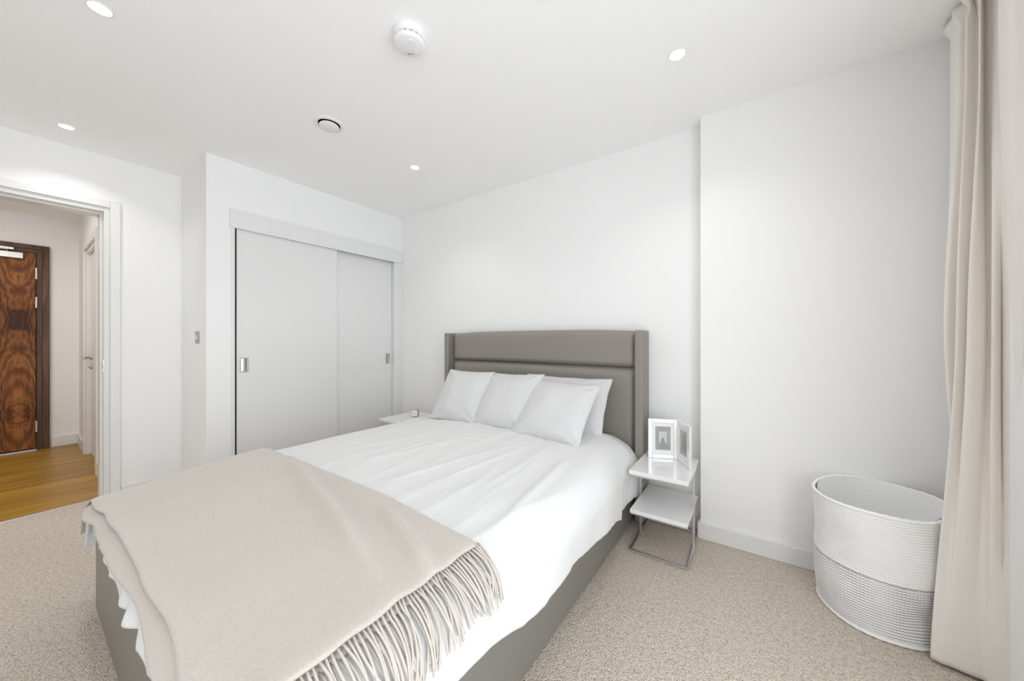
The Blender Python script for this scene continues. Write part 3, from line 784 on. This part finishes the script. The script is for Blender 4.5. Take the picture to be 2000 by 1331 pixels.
for i in range(26):
    z = .02 + (BH+.004-.02)*i/25
    row = []
    for j in range(120):
        a = 2*math.pi*j/120; r = bk_r(a, z) - .010 - .004*(noise.noise((a*3, z*4, 2))+.3*noise.noise((a*9, z*3, 6))) - .004
        row.append((r*math.cos(a), r*math.sin(a), z + q_rim(a)*(z/BH)**2))
    rows.append(row)
m = MB().grid(rows, closed=True); m.f.append(tuple(reversed(range(120)))); m.build('liner', M_liner, t, smooth=True)

# ------------------------------------------------------------------ curtain
# plan-view fold lines of the drawn-back curtain at five heights (x, y), from the pillar end to the window end
P_top = [(.655,2.18),(.635,2.14),(.628,2.06),(.652,2.06),(.655,2.02),(.618,1.965),(.652,1.985),(.626,1.895),(.634,1.915),(.655,1.950),(.658,1.925),(.658,1.90),(.658,1.86),(.650,1.81),(.632,1.765),(.600,1.705),(.600,1.668),(.612,1.652),(.622,1.600)]
P_mid = [(.655,2.18),(.620,2.10),(.574,1.99),(.610,2.00),(.628,1.985),(.584,1.925),(.622,1.945),(.601,1.895),(.634,1.900),(.652,1.925),(.656,1.89),(.630,1.830),(.650,1.845),(.658,1.87),(.654,1.80),(.632,1.732),(.624,1.690),(.622,1.660),(.622,1.640)]
P_low = [(.655,2.18),(.652,2.10),(.645,2.00),(.600,1.945),(.548,1.890),(.508,1.866),(.526,1.852),(.550,1.850),(.575,1.845),(.598,1.842),(.615,1.840),(.628,1.826),(.640,1.805),(.650,1.785),(.652,1.768),(.650,1.760),(.650,1.768),(.655,1.80),(.660,1.90)]
def catmull(P, u):
    n = len(P)-1; x = u*n; i = min(int(x), n-1); f = x-i
    p0, p1, p2, p3 = P[max(i-1, 0)], P[i], P[i+1], P[min(i+2, n)]
    return tuple(.5*((2*p1[k]) + (-p0[k]+p2[k])*f + (2*p0[k]-5*p1[k]+4*p2[k]-p3[k])*f*f + (-p0[k]+3*p1[k]-3*p2[k]+p3[k])*f**3) for k in range(2))
CT = 2.402
rows = []; NZ, NU = 150, 300
for j in range(NZ+1):
    z = .012 + (CT-.012)*j/NZ
    row = []
    for i in range(NU+1):
        u = i/NU
        a, b, c = catmull(P_low, u), catmull(P_mid, u), catmull(P_top, u)
        if z < 1.2:
            k = smoothstep(.0, 1.25, z)**.8; x, y = a[0]*(1-k)+b[0]*k, a[1]*(1-k)+b[1]*k
        else:
            k = smoothstep(1.15, 2.15, z); x, y = b[0]*(1-k)+c[0]*k, b[1]*(1-k)+c[1]*k
        x += .003*noise.noise((u*9, z*1.2, 4)); y += .003*noise.noise((u*9, z*1.2, 9))
        # gathered header with pinch pleats
        h = smoothstep(2.29, 2.325, z)*(1-smoothstep(2.335, 2.37, z)); g = smoothstep(2.33, 2.39, z)
        cx = .645
        x = x + (cx-x)*h*.25; x += g*(-.010*(1+math.sin(u*58))*.8) + g*.01*noise.noise((u*30, z*14, 2))
        y += g*.010*math.sin(u*58+1.2)
        row.append((min(x, .662), y, z))
    rows.append(row)
cu = MB().grid(rows).build('curtain', M_curtain, None, smooth=True)
sm = cu.modifiers.new('solid', 'SOLIDIFY'); sm.thickness = .0035; sm.offset = 0
tag(cu, 'full-length greige curtain gathered in deep folds at the window, touching the carpet', 'curtain')
# stitched hem band
def at_z(z, off):
    pts = []
    for i in range(0, 301, 2):
        u = i/300; a, b = catmull(P_low, u), catmull(P_mid, u); k = smoothstep(.0, 1.25, z)**.8
        pts.append((a[0]*(1-k)+b[0]*k+.003*noise.noise((u*9, z*1.2, 4)), a[1]*(1-k)+b[1]*k+.003*noise.noise((u*9, z*1.2, 9))-off, z))
    return pts
MB().tube(at_z(.085, .0022), .0009, 5).build('hem_stitching', M_curtain, cu, smooth=True)
tr = box('curtain_track', (.640, 1.60, CT+.002), (.660, 2.15, CEIL-.001), M_upvc, bevel=.003)
tag(tr, 'white curtain track fixed to the ceiling above the greige curtain', 'curtain track')
